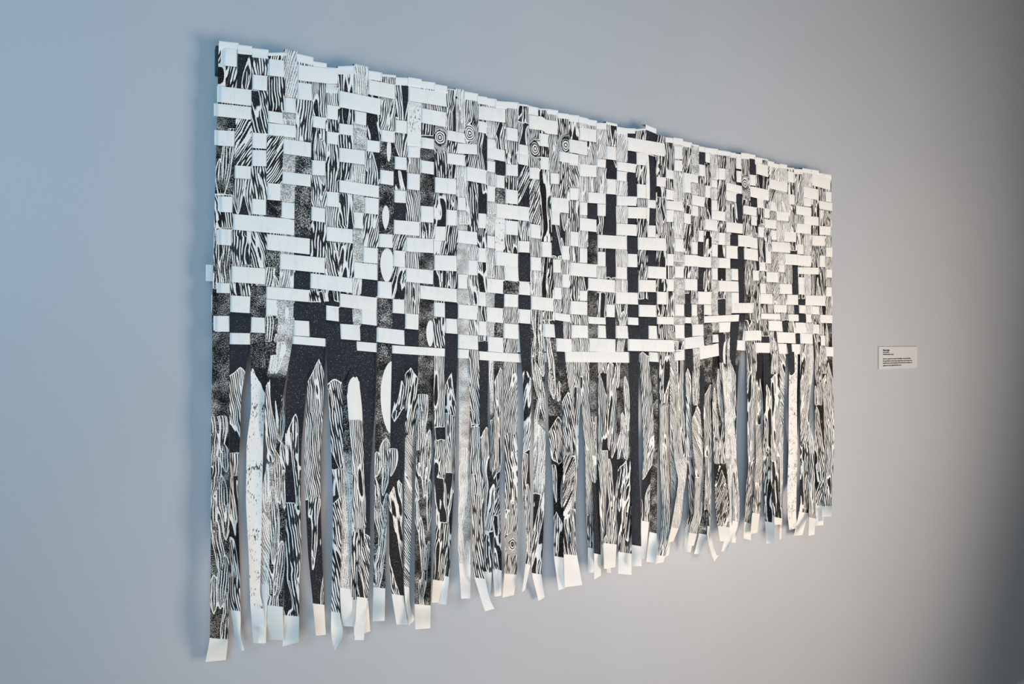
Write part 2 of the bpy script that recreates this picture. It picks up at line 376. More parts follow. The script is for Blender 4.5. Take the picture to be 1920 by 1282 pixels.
WARPS=[((411,447),(398,430),[(665,398,429.9),(799.8,396.2,428.7),(940,395.7,429.9),(1064.8,395,429.9),(1197.1,393.7,427.9)],(385,1240.8,423.7,1237.1),1197.1),
((447,472),(431,470),[(652.5,430.7,469.4),(689.9,430.4,461.1),(739.9,430.4,452.4),(839.7,430.9,449.4),(889.6,431.9,445.4),(940,429.9,446.1),(1064.8,429.4,449.9),(1139.7,429.9,450.4),(1164.7,436.9,451.9),(1189.6,438.6,449.9)],(447.4,1224.1,457.9,1218.3),1144.7),
((473,503),(470,498),[(677.4,469.9,497.8),(764.8,471.1,496.1),(829.7,462.4,493.6),(940,461.1,491.1),(1039.9,466.1,489.8),(1114.7,468.6,487.3),(1139.7,469.9,494.8)],(474.8,1205.1,497.8,1207.6),1139.7),
((503,536),(498,521),[(665,497.8,517.3),(722.4,498.6,529.8),(789.8,499.8,534.8),(864.7,506,534.8),(940,506,536),(1039.9,504.8,535.3),(1134.7,501.6,530.3)],(499.8,1199.6,532.3,1199.6),1136),
((535,558),(519,552),[(652.5,509.8,546.7),(714.9,498.6,534.8),(789.8,496.1,522.3),(864.7,501.1,514.8),(914.6,491.1,509.8),(940,489.8,507.3),(1039.9,488.6,506),(1094.8,487.3,502.8)],(484.3,1205.1,498.6,1205.1),1094.8),
((557,587),(551,580),[(652.5,547.2,582.2),(739.9,534.8,573.4),(839.7,534.8,564.7),(940,536,563.5),(1039.9,534.8,564.7),(1089.8,532.3,561),(1152.2,532.3,561)],(529.8,1211.6,560.2,1203.4),1154.2),
((587,612),(580,611),[(652.5,582.2,610.4),(677.4,578.4,608.4),(789.8,573.4,604.6),(864.7,570.9,599.7),(940,572.7,600.9),(1039.9,577.7,604.1),(1114.7,585.2,607.1)],(592.2,1191.6,610.9,1189.6),1132.2),
((612,634),(610,636),[(652.5,611.4,639.6),(714.9,614.1,640.8),(839.7,620.9,643.3),(909.6,623.4,642.6),(940,624.6,640.8),(1039.9,623.4,639.6),(1114.7,622.1,635.9),(1147.2,620.9,636.6),(1189.6,620.4,644.6)],(627.1,1218.3,632.6,1217.1),1147.2),
((634,665),(636,663),[(665,639.1,672),(739.9,643.3,667.1),(864.7,642.8,662.1),(940,639.6,660.8),(1039.9,639.6,660.8),(1102.3,637.1,660.8)],(640.8,1173.4,662.1,1174.6),1102.8),
((665,691),(661,676),[(665,668.3,678.3),(714.9,648.3,673.3),(764.8,652.1,679),(864.7,659.6,682.5),(940,660.8,685.8),(1039.9,659.6,687),(1114.7,657.6,689.5)],(664.6,1192.1,694.5,1183.4),1124.7),
((691,716),(675,706),[(665,673,704.9),(764.8,675,703.2),(864.7,678.7,695.5),(900,677.5,693.7),(1024.8,675,693.7),(1099.7,670,691.2)],(665,1199.6,682,1199.6),1119.7),
((716,742),(708,735),[(652.5,707.4,734.9),(764.8,704.9,732.4),(864.7,702.5,731.4),(900,702.5,728.7),(1024.8,701.2,723.7),(1099.7,700,722.4)],(698.7,1164.6,721.2,1163.6),1101.7),
((742,765),(735,759),[(665,734.4,759.1),(789.8,731.4,757.9),(889.6,732.4,756.4),(900,728.9,753.9),(1049.8,729.9,754.9),(1114.7,734.4,756.4)],(743.6,1170.8,764.4,1170.8),1114.7),
((766,790),(759,786),[(652.5,759.1,784.3),(789.8,759.9,782.8),(889.6,758.6,773.6),(900,757.9,773.6),(1024.8,758.6,769.9),(1094.7,757.4,766.9),(1137.1,760.4,768.6),(1157.1,764.4,776.8)],(766.1,1172.6,776.8,1162.6),1099.7),
((790,816),(786,813),[(652.5,784.3,813.5),(789.8,782.3,811.5),(889.6,779.8,809.8),(900,778.6,808.8),(1124.7,777.3,807.8)],(778.8,1179.6,806.8,1177.6),1133.4),
((816,838),(813,835),[(665,812.8,833.5),(789.8,814,833.8),(914.6,814.8,835.3),(900,813.5,839.7),(974.9,817.8,842.2),(1074.7,812.3,834.8)],(809.8,1129.7,821.8,1129.2),1087.7),
((838,857),(835,858),[(652.5,834.8,858.5),(764.8,834.8,854.7),(864.7,834.8,853.5),(900,837.2,852.2),(974.9,834.8,847.7),(1079.7,833.5,842.7)],(821,1131.7,836.7,1133.6),1080.2),
((855,871),(858,879),[(677.4,859.7,880.2),(839.7,861,882.7),(900,859.7,882.2),(1024.8,858.7,882.7)],(864.7,1122.2,881.7,1121.7),1056.8),
((870,896),(878,896),[(665,879.7,898.4),(789.8,882.2,898.9),(889.6,882.2,900.9),(900,883.4,907.6),(999.9,885.9,905.1),(1074.7,887.2,907.6),(1124.7,902.2,918.4)],(909.6,1145.9,927.1,1140.9),1083.5),
((896,913),(896,912),[(677.4,897.7,915.9),(789.8,899.2,914.1),(889.6,904.1,919.6),(900,907.1,929.6),(1024.8,907.1,923.4),(1072.2,907.6,922.1)],(910.9,1122.2,919.6,1120.9),1072.2),
((912,931),(911,928),[(677.4,915.9,929.6),(789.8,919.6,932.1),(864.7,918.4,930.9),(900,919.6,932.1),(1024.8,923.4,934.6),(1067.2,924.1,935.1)],(927.1,1118.2,937.1,1117.2),1067.7),
((930,949),(928,944),[(677.4,925.9,942.1),(789.8,927.1,942.1),(864.7,924.6,941.1),(900,922.1,935.1),(1024.8,927.1,940.1),(1067.2,928.4,940.6)],(928.6,1117.7,940.1,1116.2),1067.7),
((949,972),(943,972),[(665,944.6,969.6),(789.8,945.8,969.6),(900,947.1,970.8),(1049.8,946.6,970.3),(1074.7,945.8,969.6)],(942.1,1120.2,963.6,1115.2),1076),
((972,990),(973,995),[(663.4,975.9,995.3),(710.2,980.5,995.7),(780.4,982.2,995.7),(850.6,980.5,992.7),(897.4,977.7,993.4),(860,984,995.7),(906.8,977.5,994.3),(977,986.4,993.9),(1047.2,986.8,996.9)],(978.9,1109.5,984.5,1105.7),1057.8),
((990,1010),(996,1017),[(651.7,995.7,1020.3),(710.2,998.6,1021.5),(803.8,1001.6,1022.7),(860,1000.4,1022.7),(953.6,1000,1020.3),(1023.8,998.1,1018),(1075.3,996.9,1014.5)],(1009.8,1126.3,1021.5,1119.8),1075.3),
((1010,1027),(1018,1039),[(663.4,1025,1043.7),(733.6,1027.6,1051.9),(803.8,1028.5,1053.1),(874,1034.4,1054.2),(860,1035.5,1055.4),(1000.4,1039,1057.8),(1042.5,1038.3,1056.6)],(1047.2,1106.2,1058.9,1103.4),1043.7),
((1027,1046),(1039,1055),[(663.4,1043.7,1058.9),(710.2,1049.6,1063.6),(780.4,1055.4,1076.5),(874,1056.6,1077.7),(860,1055.4,1078.8),(1023.8,1056.6,1079.1)],(1058.9,1101,1091.7,1096.4),1039.7),
((1046,1066),(1055,1069),[(675.1,1059.4,1075.3),(710.2,1062.4,1080),(780.4,1073,1085.1),(874,1075.8,1084.2),(860,1076.5,1083.5),(930.2,1075.3,1080)],(1073,1023.8,1078.1,1023.8),1047.2),
((1066,1086),(1069,1086),[(675.1,1073,1088.2),(710.2,1076.5,1089.4),(757,1078.1,1089.8),(792.1,1076.5,1085.1),(850.6,1075.3,1082.3),(883.4,1073,1080)],(1073,977,1077.7,977),1047.2),
((1086,1102),(1085,1102),[(675.1,1087,1105),(757,1090.5,1103.9),(850.6,1097.5,1119.8),(860,1097.5,1118.6),(953.6,1099.2,1119.8),(1023.8,1102.2,1117.4)],(1102.5,1074.1,1113.2,1073),1027.3),
((1102,1119),(1102,1120),[(675.1,1105,1120.9),(780.4,1106.2,1120.2),(850.6,1102.2,1120.2),(860,1108.1,1123.3),(953.6,1112.8,1123.3),(1037.9,1113.9,1126.3)],(1113.9,1086.5,1126.8,1078.8),1038.3),
((1119,1137),(1120,1136),[(663.4,1120.9,1138),(780.4,1122.1,1137.3),(874,1122.1,1140.8),(860,1122.1,1140.4),(977,1124.9,1138),(1023.8,1129.6,1142)],(1138.5,1074.1,1146,1073.4),1021.5),
((1137,1157),(1136,1153),[(675.1,1138,1154.9),(780.4,1137.3,1156.8),(874,1139.7,1157.2),(860,1139,1157.7),(977,1137.3,1157.7),(1019.1,1131,1156.3)],(1132.6,1066.4,1153.7,1063.1),1019.1),
((1157,1176),(1154,1176),[(663.4,1154.9,1177.1),(757,1156.5,1180.6),(874,1157.2,1182),(860,1158.4,1183),(1023.8,1159.6,1184.4)],(1159.1,1075.3,1184.1,1077.6),1036),
((1176,1192),(1177,1197),[(663.4,1180.6,1198.2),(780.4,1180.6,1197),(860,1182.5,1197.5),(930.2,1183.4,1200.5),(1021.5,1184.8,1202.2)],(1185.3,1061.7,1202.9,1060.8),1022.6),
((1192,1211),(1198,1215),[(663.4,1199.3,1216.2),(757,1204,1223.9),(850.6,1206.8,1227.9),(860,1206.4,1223.9),(906.8,1204,1219.2),(988.7,1201.7,1216.2)],(1201.7,1048.4,1209.6,1046.8),977),
((1211,1230),(1215,1231),[(675.1,1216.9,1232.1),(803.8,1222.7,1234.9),(860,1219.2,1232.6),(995.7,1218.1,1231.6)],(1211.5,1053.3,1230.2,1054.2),998.5),
((1230,1247),(1231,1251),[(663.4,1235.6,1255.5),(803.8,1236.8,1255.5),(860,1236.8,1254.3),(953.6,1241.5,1256),(1005.1,1239.1,1254.3),(1037.9,1232.1,1248.5)],(1228.6,1057.1,1243.8,1053.8),1041.4),
((1247,1263),(1251,1265),[(675.1,1256,1267.2),(803.8,1256.7,1271.9),(860,1256.7,1268.4),(930.2,1260.2,1268.4),(977,1254.3,1261.4)],(1246.2,1044.9,1254.3,1040.2),991.1),
((1263,1280),(1265,1284),[(677.1,1260,1281.2),(740,1260,1281.2),(814.9,1261.2,1285),(859.8,1263.7,1289.5),(899.8,1272,1286.5),(927.2,1268.7,1281.2),(977.1,1260,1278)],(1253.8,1017.1,1262.5,1014.6),989.6),
((1280,1297),(1284,1296),[(677.1,1285,1299.9),(740,1286.2,1297.9),(814.9,1286.2,1300.4),(889.8,1290,1302.9),(964.7,1293,1307.9),(987.1,1285,1304.9)],(1282.5,1035.8,1294.9,1034.6),989.6),
((1297,1310),(1296,1308),[(672.2,1299.9,1312.4),(740,1297.4,1311.2),(814.9,1297.4,1316.2),(889.8,1303.7,1319.9),(964.7,1301.2,1316.2),(989.6,1292.5,1309.9)],(1289.5,1024.6,1301.2,1022.6),999.6),
((1310,1322),(1308,1319),[(672.2,1309.9,1322.4),(740,1308.7,1321.2),(814.9,1309.9,1322.4),(889.8,1306.2,1322.4),(964.7,1311.2,1327.4),(999.6,1311.2,1326.2)],(1301.2,1038.8,1313.7,1037.6),1000.9),
((1322,1332),(1319,1335),[(672.2,1321.2,1336.1),(740,1318.7,1334.9),(814.9,1319.9,1333.9),(889.8,1321.9,1333.9),(964.7,1319.9,1333.4),(989.6,1324.4,1331.1),(1019.6,1328.6,1336.1),(1042,1334.9,1343.6)],(1339.4,1052.5,1347.9,1040.8),985.9),
((1332,1346),(1335,1347),[(672.2,1334.9,1349.9),(765,1335.6,1356.1),(864.8,1338.6,1359.9),(959.7,1342.4,1367.3)],(1349.9,1014.6,1368.6,1014.6),987.1),
((1346,1361),(1347,1360),[(672.2,1348.6,1359.9),(765,1354.9,1364.8),(864.8,1358.6,1369.8),(939.7,1364.8,1374.8)],(1367.3,1004.6,1376.1,1004.6),979.6),
((1361,1370),(1360,1371),[(672.2,1351.9,1369.8),(765,1358.6,1376.1),(864.8,1359.9,1381.1),(934.7,1367.8,1386.8),(977.1,1367.3,1386.1)],(1352.4,1033.6,1362.8,1032.6),980.9),
((1370,1379),(1370,1387),[(672.2,1368.6,1379.3),(765,1369.8,1380.3),(839.9,1372.3,1381.1),(914.7,1373.6,1384.8),(964.7,1374.8,1386.1)],(1369.8,1016.6,1379.3,1017.6),977.1),
((1379,1390),(1387,1397),[(654.7,1379.8,1389.8),(689.6,1377.3,1384.8)],(1373.6,814.9,1379.8,814.9),989.6),
((1390,1404),(1397,1413),[(669.7,1400.5,1417.8),(765,1401,1416.8),(864.8,1402.3,1416.3),(952.2,1397.3,1411.3)],(1394.3,1009.1,1407.8,1012.6),980.1),
((1404,1416),(1413,1426),[(672.2,1417.3,1432.2),(765,1416.3,1432.2),(864.8,1417.3,1430.2),(952.2,1411,1426.3)],(1407.3,1000.9,1419.8,998.4),962.2),
((1416,1428),(1426,1439),[(672.2,1431,1445.2),(789.9,1432.2,1446),(864.8,1431,1447.2),(964.7,1433.5,1451.2),(999.6,1436,1452.7)],(1437.2,1019.1,1451,1017.6),978.4),
((1428,1440),(1439,1451),[(664.7,1445.2,1460.9),(765,1444.7,1462.7),(914.7,1446,1465.2),(964.7,1451,1466.2)],(1452.7,983.4,1466.2,983.4),970.2),
((1440,1451),(1451,1463),[(664.7,1459.7,1473.4),(765,1459.7,1469.2),(914.7,1462.7,1467.7),(964.7,1462.7,1467.2)],(1461.7,1010.8,1465.2,1010.1),989.6),
((1451,1462),(1463,1477),[(664.7,1479.7,1489.7),(740,1480.9,1490.9),(839.9,1484.7,1492.2)],(1479.7,939.7,1489.7,939.7),989.6),
((1462,1475),(1477,1489),[(669.7,1480.2,1495.9),(740,1478.9,1494.1),(839.9,1478.7,1495.1),(914.7,1476.2,1493.6),(964.7,1476.7,1492.7)],(1479.7,993.4,1494.6,989.6),994.6),
((1475,1489),(1488,1498),[(654.7,1494.1,1500.9),(740,1493.4,1497.6)],(1490.9,814.9,1495.9,814.9),989.6),
((1489,1505),(1498,1510),[(647.2,1499.6,1517.1),(740,1500.9,1517.1),(839.9,1500.6,1517.1),(914.7,1499.6,1515.1),(959.7,1498.4,1515.9)],(1488.4,1004.1,1504.6,1002.6),960.2),
((1505,1522),(1509,1522),[(652.2,1516.6,1526.6),(789.9,1510.9,1527.6),(864.8,1514.6,1526.1),(952.2,1517.1,1530.8),(972.2,1517.1,1529.6)],(1515.9,1004.1,1527.1,1002.1),970.9),
((1522,1535),(1522,1537),[(664.7,1526.1,1539.6),(789.9,1528.3,1545.1),(864.8,1527.1,1545.1),(939.7,1522.1,1542.6)],(1527.6,985.9,1544.1,984.1),947.7),
((1535,1547),(1537,1549),[(677.1,1538.3,1549.6),(765,1539.1,1550.8),(839.9,1540.8,1552.1),(939.7,1534.6,1547.1)],(1534.6,977.1,1544.6,975.9),948.2),
((1547,1558),(1549,1559),[(677.1,1547.1,1560.8),(765,1545.1,1563.5),(839.9,1545.8,1564),(914.7,1543.3,1560.5)],(1540.8,969.2,1558.6,967.7),948.2)]

# ---------------------------------------------------------------- woven hanging
root = bpy.data.objects.new('woven_wall_hanging', None)
root.empty_display_size = 0.2
col.objects.link(root)
tag(root, 'large black and white woven paper hanging with long hanging strips on the grey wall', 'wall hanging')

# dark slat the strips fold over
p_tl = unproject(414, 76, HANG)
p_tr = unproject(1556, 327, HANG)
zt = float(p_tl[2] + p_tr[2]) / 2
SLAT = box('hanging_slat', float(p_tl[0]) - 0.008, float(p_tr[0]) + 0.004, -HANG + 0.007, -0.001, zt - 0.056, zt - 0.005, M_SLAT, root)
SLAT['label'] = 'dark stained wooden slat'

NW = len(WARPS)
TOPY = [(411, 76), (430, 79), (460, 84.5), (488, 90), (520, 96), (546, 95), (572, 104), (600, 115), (622, 121), (650, 124), (680, 122),
        (704, 134), (729, 141), (753, 145), (778, 147), (803, 154), (827, 159), (847, 165), (863, 168), (883, 173), (905, 180),
        (922, 184), (940, 188), (960, 191), (981, 194), (1000, 198), (1018, 205), (1036, 206), (1056, 211), (1076, 215),
        (1094, 218), (1110, 224), (1128, 229), (1147, 230), (1166, 237), (1184, 242), (1201, 243), (1220, 240), (1238, 253),
        (1255, 257), (1271, 260), (1288, 264), (1303, 269), (1320, 274), (1340, 278), (1365, 283), (1384, 287), (1410, 291),
        (1434, 298), (1455, 306), (1481, 312), (1497, 315), (1513, 316), (1540, 323), (1560, 328)]
TX, TYV = np.array(TOPY, float).T
MIDY = 590.0


def warp_edges(i, y):
    """left/right edge px of warp i at photo row y inside the woven part"""
    (tl, tr), (ml, mr), fr = WARPS[i][0], WARPS[i][1], WARPS[i][2]
    ty = float(np.interp((tl + tr) / 2, TX, TYV))
    ys = [ty, MIDY] + [f[0] for f in fr if f[0] > MIDY + 20]
    ls = [tl, ml] + [f[1] for f in fr if f[0] > MIDY + 20]
    rs = [tr, mr] + [f[2] for f in fr if f[0] > MIDY + 20]
    return np.interp(y, ys, ls), np.interp(y, ys, rs)


NR = len(ROWS)


def row_y(j, x):
    xs, ys, hs = [], [], []
    for a in ROWS[j]:
        for xx, yy in ((a[0], a[2]), (a[1], a[3])):
            if xs and xx <= xs[-1]:
                continue
            xs.append(xx); ys.append((yy - HORY) / (VPX - xx)); hs.append(a[4] / (VPX - xx))
    v = np.interp(x, xs, ys)
    h = np.interp(x, xs, hs)
    x = np.asarray(x, float)
    return HORY + v * (VPX - x), h * (VPX - x)


OVER = np.zeros((NW, NR), int)          # 1: weft row passes over this warp
for i in range(NW):
    for j in range(NR):
        xc = sum(WARPS[i][1]) / 2
        for _ in range(3):
            yy, hh = row_y(j, xc)
            l, r = warp_edges(i, yy)
            xc = (l + r) / 2
        cov = sum(max(0, min(r, a[1]) - max(l, a[0])) for a in ROWS[j]) / (r - l)
        OVER[i, j] = 1 if cov > 0.5 else 0

AMP = 0.0021
FRONT = {1: 0.002, 4: -0.004, 5: 0.003, 9: -0.005, 10: 0.004, 11: -0.002, 16: 0.003, 17: -0.002, 18: 0.002, 19: 0.003, 20: -0.002,
         21: -0.005, 22: -0.001, 26: 0.001, 27: 0.003, 28: -0.004, 29: -0.001, 30: 0.003, 31: -0.003, 32: 0.002, 33: -0.002,
         36: 0.003, 37: -0.003, 39: -0.002, 40: 0.003, 42: -0.002, 43: 0.002, 45: 0.002, 46: -0.005, 47: 0.003, 48: -0.002,
         49: -0.008, 54: -0.004, 55: -0.008, 56: 0.002, 57: -0.008, 58: 0.002, 59: -0.003, 61: -0.005}

# style: duty of carved lines, speckle, pale, black, dash, line period mm, void threshold (None: no line field), blades, fleck
STY = {
    'S': (0.50, 0.08, 0.0, 0.0, 0.4, 5.0, None, 0, 0.0),
    's': (0.52, 0.08, 0.0, 0.1, 0.5, 5.2, None, 1, 0.0),
    'T': (0.55, 0.31, 0.0, 0.7, 0.4, 4.6, None, 0, 0.0),
    't': (0.55, 0.30, 0.0, 0.7, 0.4, 5.0, None, 1, 0.0),
    'G': (0.50, 0.08, 0.0, 0.6, 0.7, 6.0, 0.50, 0, 0.0),
    'g': (0.50, 0.08, 0.0, 0.5, 0.7, 5.4, 0.12, 0, 0.0),
    'L': (0.56, 0.08, 0.0, 0.5, 0.3, 4.8, 0.62, 0, 0.0),
    'l': (0.55, 0.08, 0.0, 0.4, 0.3, 4.6, 0.30, 0, 0.0),
    'D': (0.42, 0.08, 0.0, 0.4, 0.8, 6.8, 0.30, 0, 0.0),
    'd': (0.42, 0.08, 0.0, 0.2, 0.8, 6.2, -0.05, 0, 0.0),
    'B': (1.60, 0.08, 0.0, 0.6, 0.0, 5.0, 3.0, 0, 1.0),
    'W': (1.60, 0.08, 0.0, 0.0, 0.0, 5.0, 3.0, 0, 0.0),
    'P': (0.55, 0.58, 0.50, 0.2, 0.3, 4.6, None, 0, 0.0),
    'p': (0.60, 0.56, 0.45, 0.2, 0.3, 4.6, None, 1, 0.0),
    'Q': (0.56, 0.40, 0.55, 0.0, 0.4, 5.2, 0.60, 0, 0.0),
    'K': (0.52, 0.08, 0.0, 0.7, 0.5, 5.4, 0.80, 0, 0.0),
}
SPEC = '''
0G 205T 240t 365G 428t 540T 780t
0d 200G 335s 425d 500G 560S 690l 850s 890g
0G 165D 300G 535T 690B
0G 140D 250G 365T 420G 465T 500t 550W 592t 640T 700t
0Q 205P 225Q 270P 430Q 545P 640p 700l 870p 960Q
0L 185G 285T 440S 560S 770d 950D
0L 230s 410D 540G 566S 675L 930d
0B 175L 220G 380L 450G 565S 710G 880s 930G
0D 360D 450D 550S 720T 850p
0Q 240P 290Q 360P 500Q 560P 640S 705W 788L 990G
0D 280s 395G 500S 1000g
0L 260T 350T 550T 815t 900t
0s 320D 370S 430D 570S 700d 790S 840s 900g
0B 285L 600S 688G 820L
0L 228D 255T 410t 470T 740t
0K 285D 365D 440G 500d 560L 590D 660L 795d 830L 890d 985D
0s 255G 340G 490s 560S 640S 690d 780l 880d
0Q 420P 470P 690P 840p 950p
0K 275G 330D 440Q 510L 790D 805L 930G
0s 340d 420D 480G 550s 640S 800l 990d
0Q 400P 460Q 540P 660p 780l
0s 290S 345T 400B 480L 545S 600T 690L 880D 960G
0L 260G 330D 430G 520T 570L 810G 950K
0G 230s 305d 400s 470S 690l 850s
0K 320G 440L 500Q 570t 660t 790Q 920g
0D 470D 600t 720t 780G 870s 960g
0L 395s 480L 595S 690T 735G 850g 960G
0K 300G 390s 480L 640L 750L
0D 300G 370D 580G 640L 720l 800W
0Q 500s 590L 700l 850L 960G
0L 370S 450T 690T 780t 870S
0Q 300L 400s 500Q 545d 640t 700l 850L
0s 350S 520D 570S 680l 860s
0Q 470Q 560t 640t 770t 860D
0S
0G 560S 660L 900s
0S 690T
0D 370s 440D 600D 760L
0G 620L
0Q 490P 560P 640L 860Q
0G 380D 550S 690l 860G 970D
0P 400t 560P 670t 760L 900L
0S 330G 450S 560T 690S 800T 900T
0D 430D 600T 720l 860L 950D
0Q 450P 620S 690t 800s 870D
0D 440D 560S 680t 840T
0P 500P 620t 690p 860Q
0G 420S 560S 680L
0S 600T 690S
0K 370D 480t 600G 700l 870G
0S 420s 520G 650l 800L 900G
0D 420s 540G 630S 720g 850G
0G 460L 600t 700l 860d
0L 560Q 640L 800Q
0Q 500L 600S
0Q 450L 560G 660B
0D 470S 600S
0L 420D 560S 640L 830D
0Q 520Q 640Q 850L
0D 440s 560G 640s 760G 900g
0G 470D 600s 700L
0G 420L 600t 680L
'''.strip().split('\n')
BLACKS = {1, 4, 15, 26, 44, 45}
KNOT = {16: [(258, 0.45)], 19: [(250, 0.35)], 23: [(1020, 0.6)], 25: [(278, 0.6)], 28: [(271, 0.75)], 50: [(345, 0.4)]}
TOPBLANK = {4: 6, 5: 0, 10: 0, 12: 4, 17: 2, 18: 0, 24: 3, 26: 2, 33: 4, 38: 0, 36: 3, 42: 3, 53: 3, 57: 3}
TOPSH = {1: 0, 2: 1, 4: 3, 5: -1, 6: 0, 7: 2, 8: 6, 9: 0, 10: 0, 37: -3}
# single white shapes: warp -> (y0, y1, centre as share of width, half width share, side)
MOON = {12: [(678, 812, 1.0, 0.72), (465, 530, 0.6, 0.48), (385, 430, 0.45, 0.25), (262, 305, 0.6, 0.16)],
        10: [(706, 800, 0.5, 0.5)], 5: [(640, 676, 0.55, 0.3), (575, 600, 0.6, 0.15)], 8: [(160, 196, 0.35, 0.35)],
        15: [(600, 650, 0.75, 0.25)], 37: [(285, 440, 0.06, 0.26)], 46: [(640, 700, 0.9, 0.3)]}


def weave_z(i, y, xm):
    """out-of-plane offset of warp i along photo rows y (+ is towards the room)"""
    ks, zs = [], []
    for j in range(NR):
        yy, hh = row_y(j, xm)
        s = -1 if OVER[i, j] else 1
        ks += [yy - hh * 0.46, yy + hh * 0.46]
        zs += [s * AMP, s * AMP]
    o = np.argsort(ks)
    ks = np.array(ks)[o]; zs = np.array(zs)[o]
    return np.interp(y, ks, zs, left=0.0012, right=zs[-1])


def build_warp(i):
    (tl, tr), (ml, mr), fr, tip, blank_y = WARPS[i]
    n1 = i + 1
    ty = float(np.interp((tl + tr) / 2, TX, TYV))
    ty += TOPSH.get(n1, float(np.random.default_rng(77 + i).uniform(-1.8, 2.2)))
    g = 0.6
    K = [(tl - g, ty, tr + g, float(np.interp(tr, TX, TYV)) - float(np.interp((tl + tr) / 2, TX, TYV)) + ty)]
    slope = K[0][3] - K[0][1]
    K[0] = (tl - g, ty - slope * 0.6, tr + g, ty + slope * 0.6)
    K.append((ml - g, MIDY, mr + g, MIDY))
    for y, l, r in fr:
        if y > MIDY + 20:
            K.append((l, y, r, y))
    K.append(tip)
    K = np.array(K, float)
    yc = (K[:, 1] + K[:, 3]) / 2
    # dense resampling along the strip, eased corners
    step_px = 3.0 if i < 14 else 2.6 if i < 30 else 2.0
    n = int((yc[-1] - yc[0]) / step_px)
    Y = np.linspace(yc[0], yc[-1], n)
    R = np.stack([np.interp(Y, yc, K[:, c]) for c in range(4)], 1)
    k = 9
    ker = np.ones(k) / k
    Rp = np.pad(R, ((k // 2, k // 2), (0, 0)), mode='edge')
    Rs = np.stack([np.convolve(Rp[:, c], ker, 'valid') for c in range(4)], 1)
    wsm = smooth(yc[0], yc[0] + 40, Y) * (1 - smooth(yc[-1] - 20, yc[-1], Y))
    R = R + (Rs - R) * wsm[:, None]
    R[:, 1] += (Y - (R[:, 1] + R[:, 3]) / 2); R[:, 3] += (Y - (R[:, 1] + R[:, 3]) / 2)
    m = 12
    uu = np.linspace(0, 1, m)
    px = R[:, 0][:, None] * (1 - uu) + R[:, 2][:, None] * uu
    py = R[:, 1][:, None] * (1 - uu) + R[:, 3][:, None] * uu
    # last woven row at this strip
    ylast = float(row_y(NR - 1, (ml + mr) / 2)[0]) + 14
    fr_t = smooth(ylast, ylast + 90, Y)
    low = smooth(ylast, yc[-1], Y)
    z = weave_z(i, Y, (ml + mr) / 2) * (1 - 0.8 * fr_t)
    z = z + (0.00035 if i % 2 else -0.00035)
    off = FRONT.get(n1, 0.0)
    z = z + off * fr_t + fr_t * 0.005 * vnoise(Y / 110.0, 0, 11 + i) + low * 0.010 * vnoise(Y / 150.0, 3, 51 + i)
    curl = smooth(yc[-1] - 45, yc[-1], Y) * (0.012 + 0.014 * rng.random()) * (1 if rng.random() < 0.75 else -0.6)
    z = z + curl
    twist = fr_t * (0.0045 * vnoise(Y / 90.0, 0, 211 + i) + low * 0.010 * vnoise(Y / 120.0, 0, 307 + i))
    cup = fr_t * 0.004 * vnoise(Y / 130.0, 0, 411 + i) * 1.0
    uc = (uu - 0.5) * 2
    dist = HANG + z[:, None] + twist[:, None] * uc + cup[:, None] * (uc ** 2 - 0.5)
    dist = np.maximum(dist, 0.006)
    P = unproject(px, py, dist)
    # fold over the slat at the top
    back = P[:1].repeat(6, 0).copy()
    th = np.linspace(0, 1, 7)[1:] * math.pi / 2
    for q, a in enumerate(th):
        back[q, :, 1] = P[0, :, 1] + 0.011 * (1 - math.cos(a)) * 1.6
        back[q, :, 2] = P[0, :, 2] + 0.003 * math.sin(a)
    P = np.concatenate([back[::-1], P], 0)
    pad = 6
    Yv = np.concatenate([np.full(pad, Y[0]), Y])
    # ---- print fields, in millimetres on the strip
    wmm = np.linalg.norm(P[:, -1] - P[:, 0], axis=1) * 1250
    seg = np.linalg.norm(np.diff(P.mean(1), axis=0), axis=1) * 1250
    V = np.concatenate([[0], np.cumsum(seg)])[:, None] + 0 * uu
    Wn = 42.0
    U = (uu - 0.5)[None, :] * wmm[:, None]
    blades = []
    spec = [(float(tok[:-1]), STY[tok[-1]]) for tok in SPEC[i].split()]
    ys = [s[0] for s in spec]
    idx = np.clip(np.searchsorted(ys, Yv, 'right') - 1, 0, len(spec) - 1)
    par = np.array([[0.0 if c is None else c for c in s[1]] for s in spec])[idx]
    kk = 2
    pp = np.pad(par, ((kk, kk), (0, 0)), mode='edge')
    par = np.mean([pp[q:q + len(par)] for q in range(2 * kk + 1)], 0)
    _, stip, pale, black, dash, _, _, leafy, fleck = [par[:, c][:, None] + 0 * uu for c in range(9)]
    black = np.clip(black + 0.35 * i / NW * (black > 0.05), 0, 1)
    if n1 in BLACKS:
        black = black * 0 + 0.95
    sd = 1000 + i * 17
    r2 = np.random.default_rng(500 + i)
    sdf = np.full_like(U, -30.0)
    phi = np.zeros_like(U)
    rim = np.ones_like(U)
    dti = np.zeros_like(U)
    ytov = lambda y: float(np.interp(y, Yv[pad:], V[pad:, 0]))
    vend = V[-1, 0] + 60
    pscale = 1.0 + 0.45 * i / NW

    def put(d, p, rm, du):
        nonlocal sdf, phi, rim, dti
        better = d > sdf
        sdf = np.where(better, d, sdf)
        phi = np.where(better, p, phi)
        rim = np.where(better, rm, rim)
        dti = np.where(better, du, dti)

    lean = 7.0 * vnoise(V / 150.0, U / 70.0, sd) + 2.6 * vnoise(V / 50.0, U / 30.0, sd + 1) + 0.9 * vnoise(V / 18.0, U / 14.0, sd + 2)
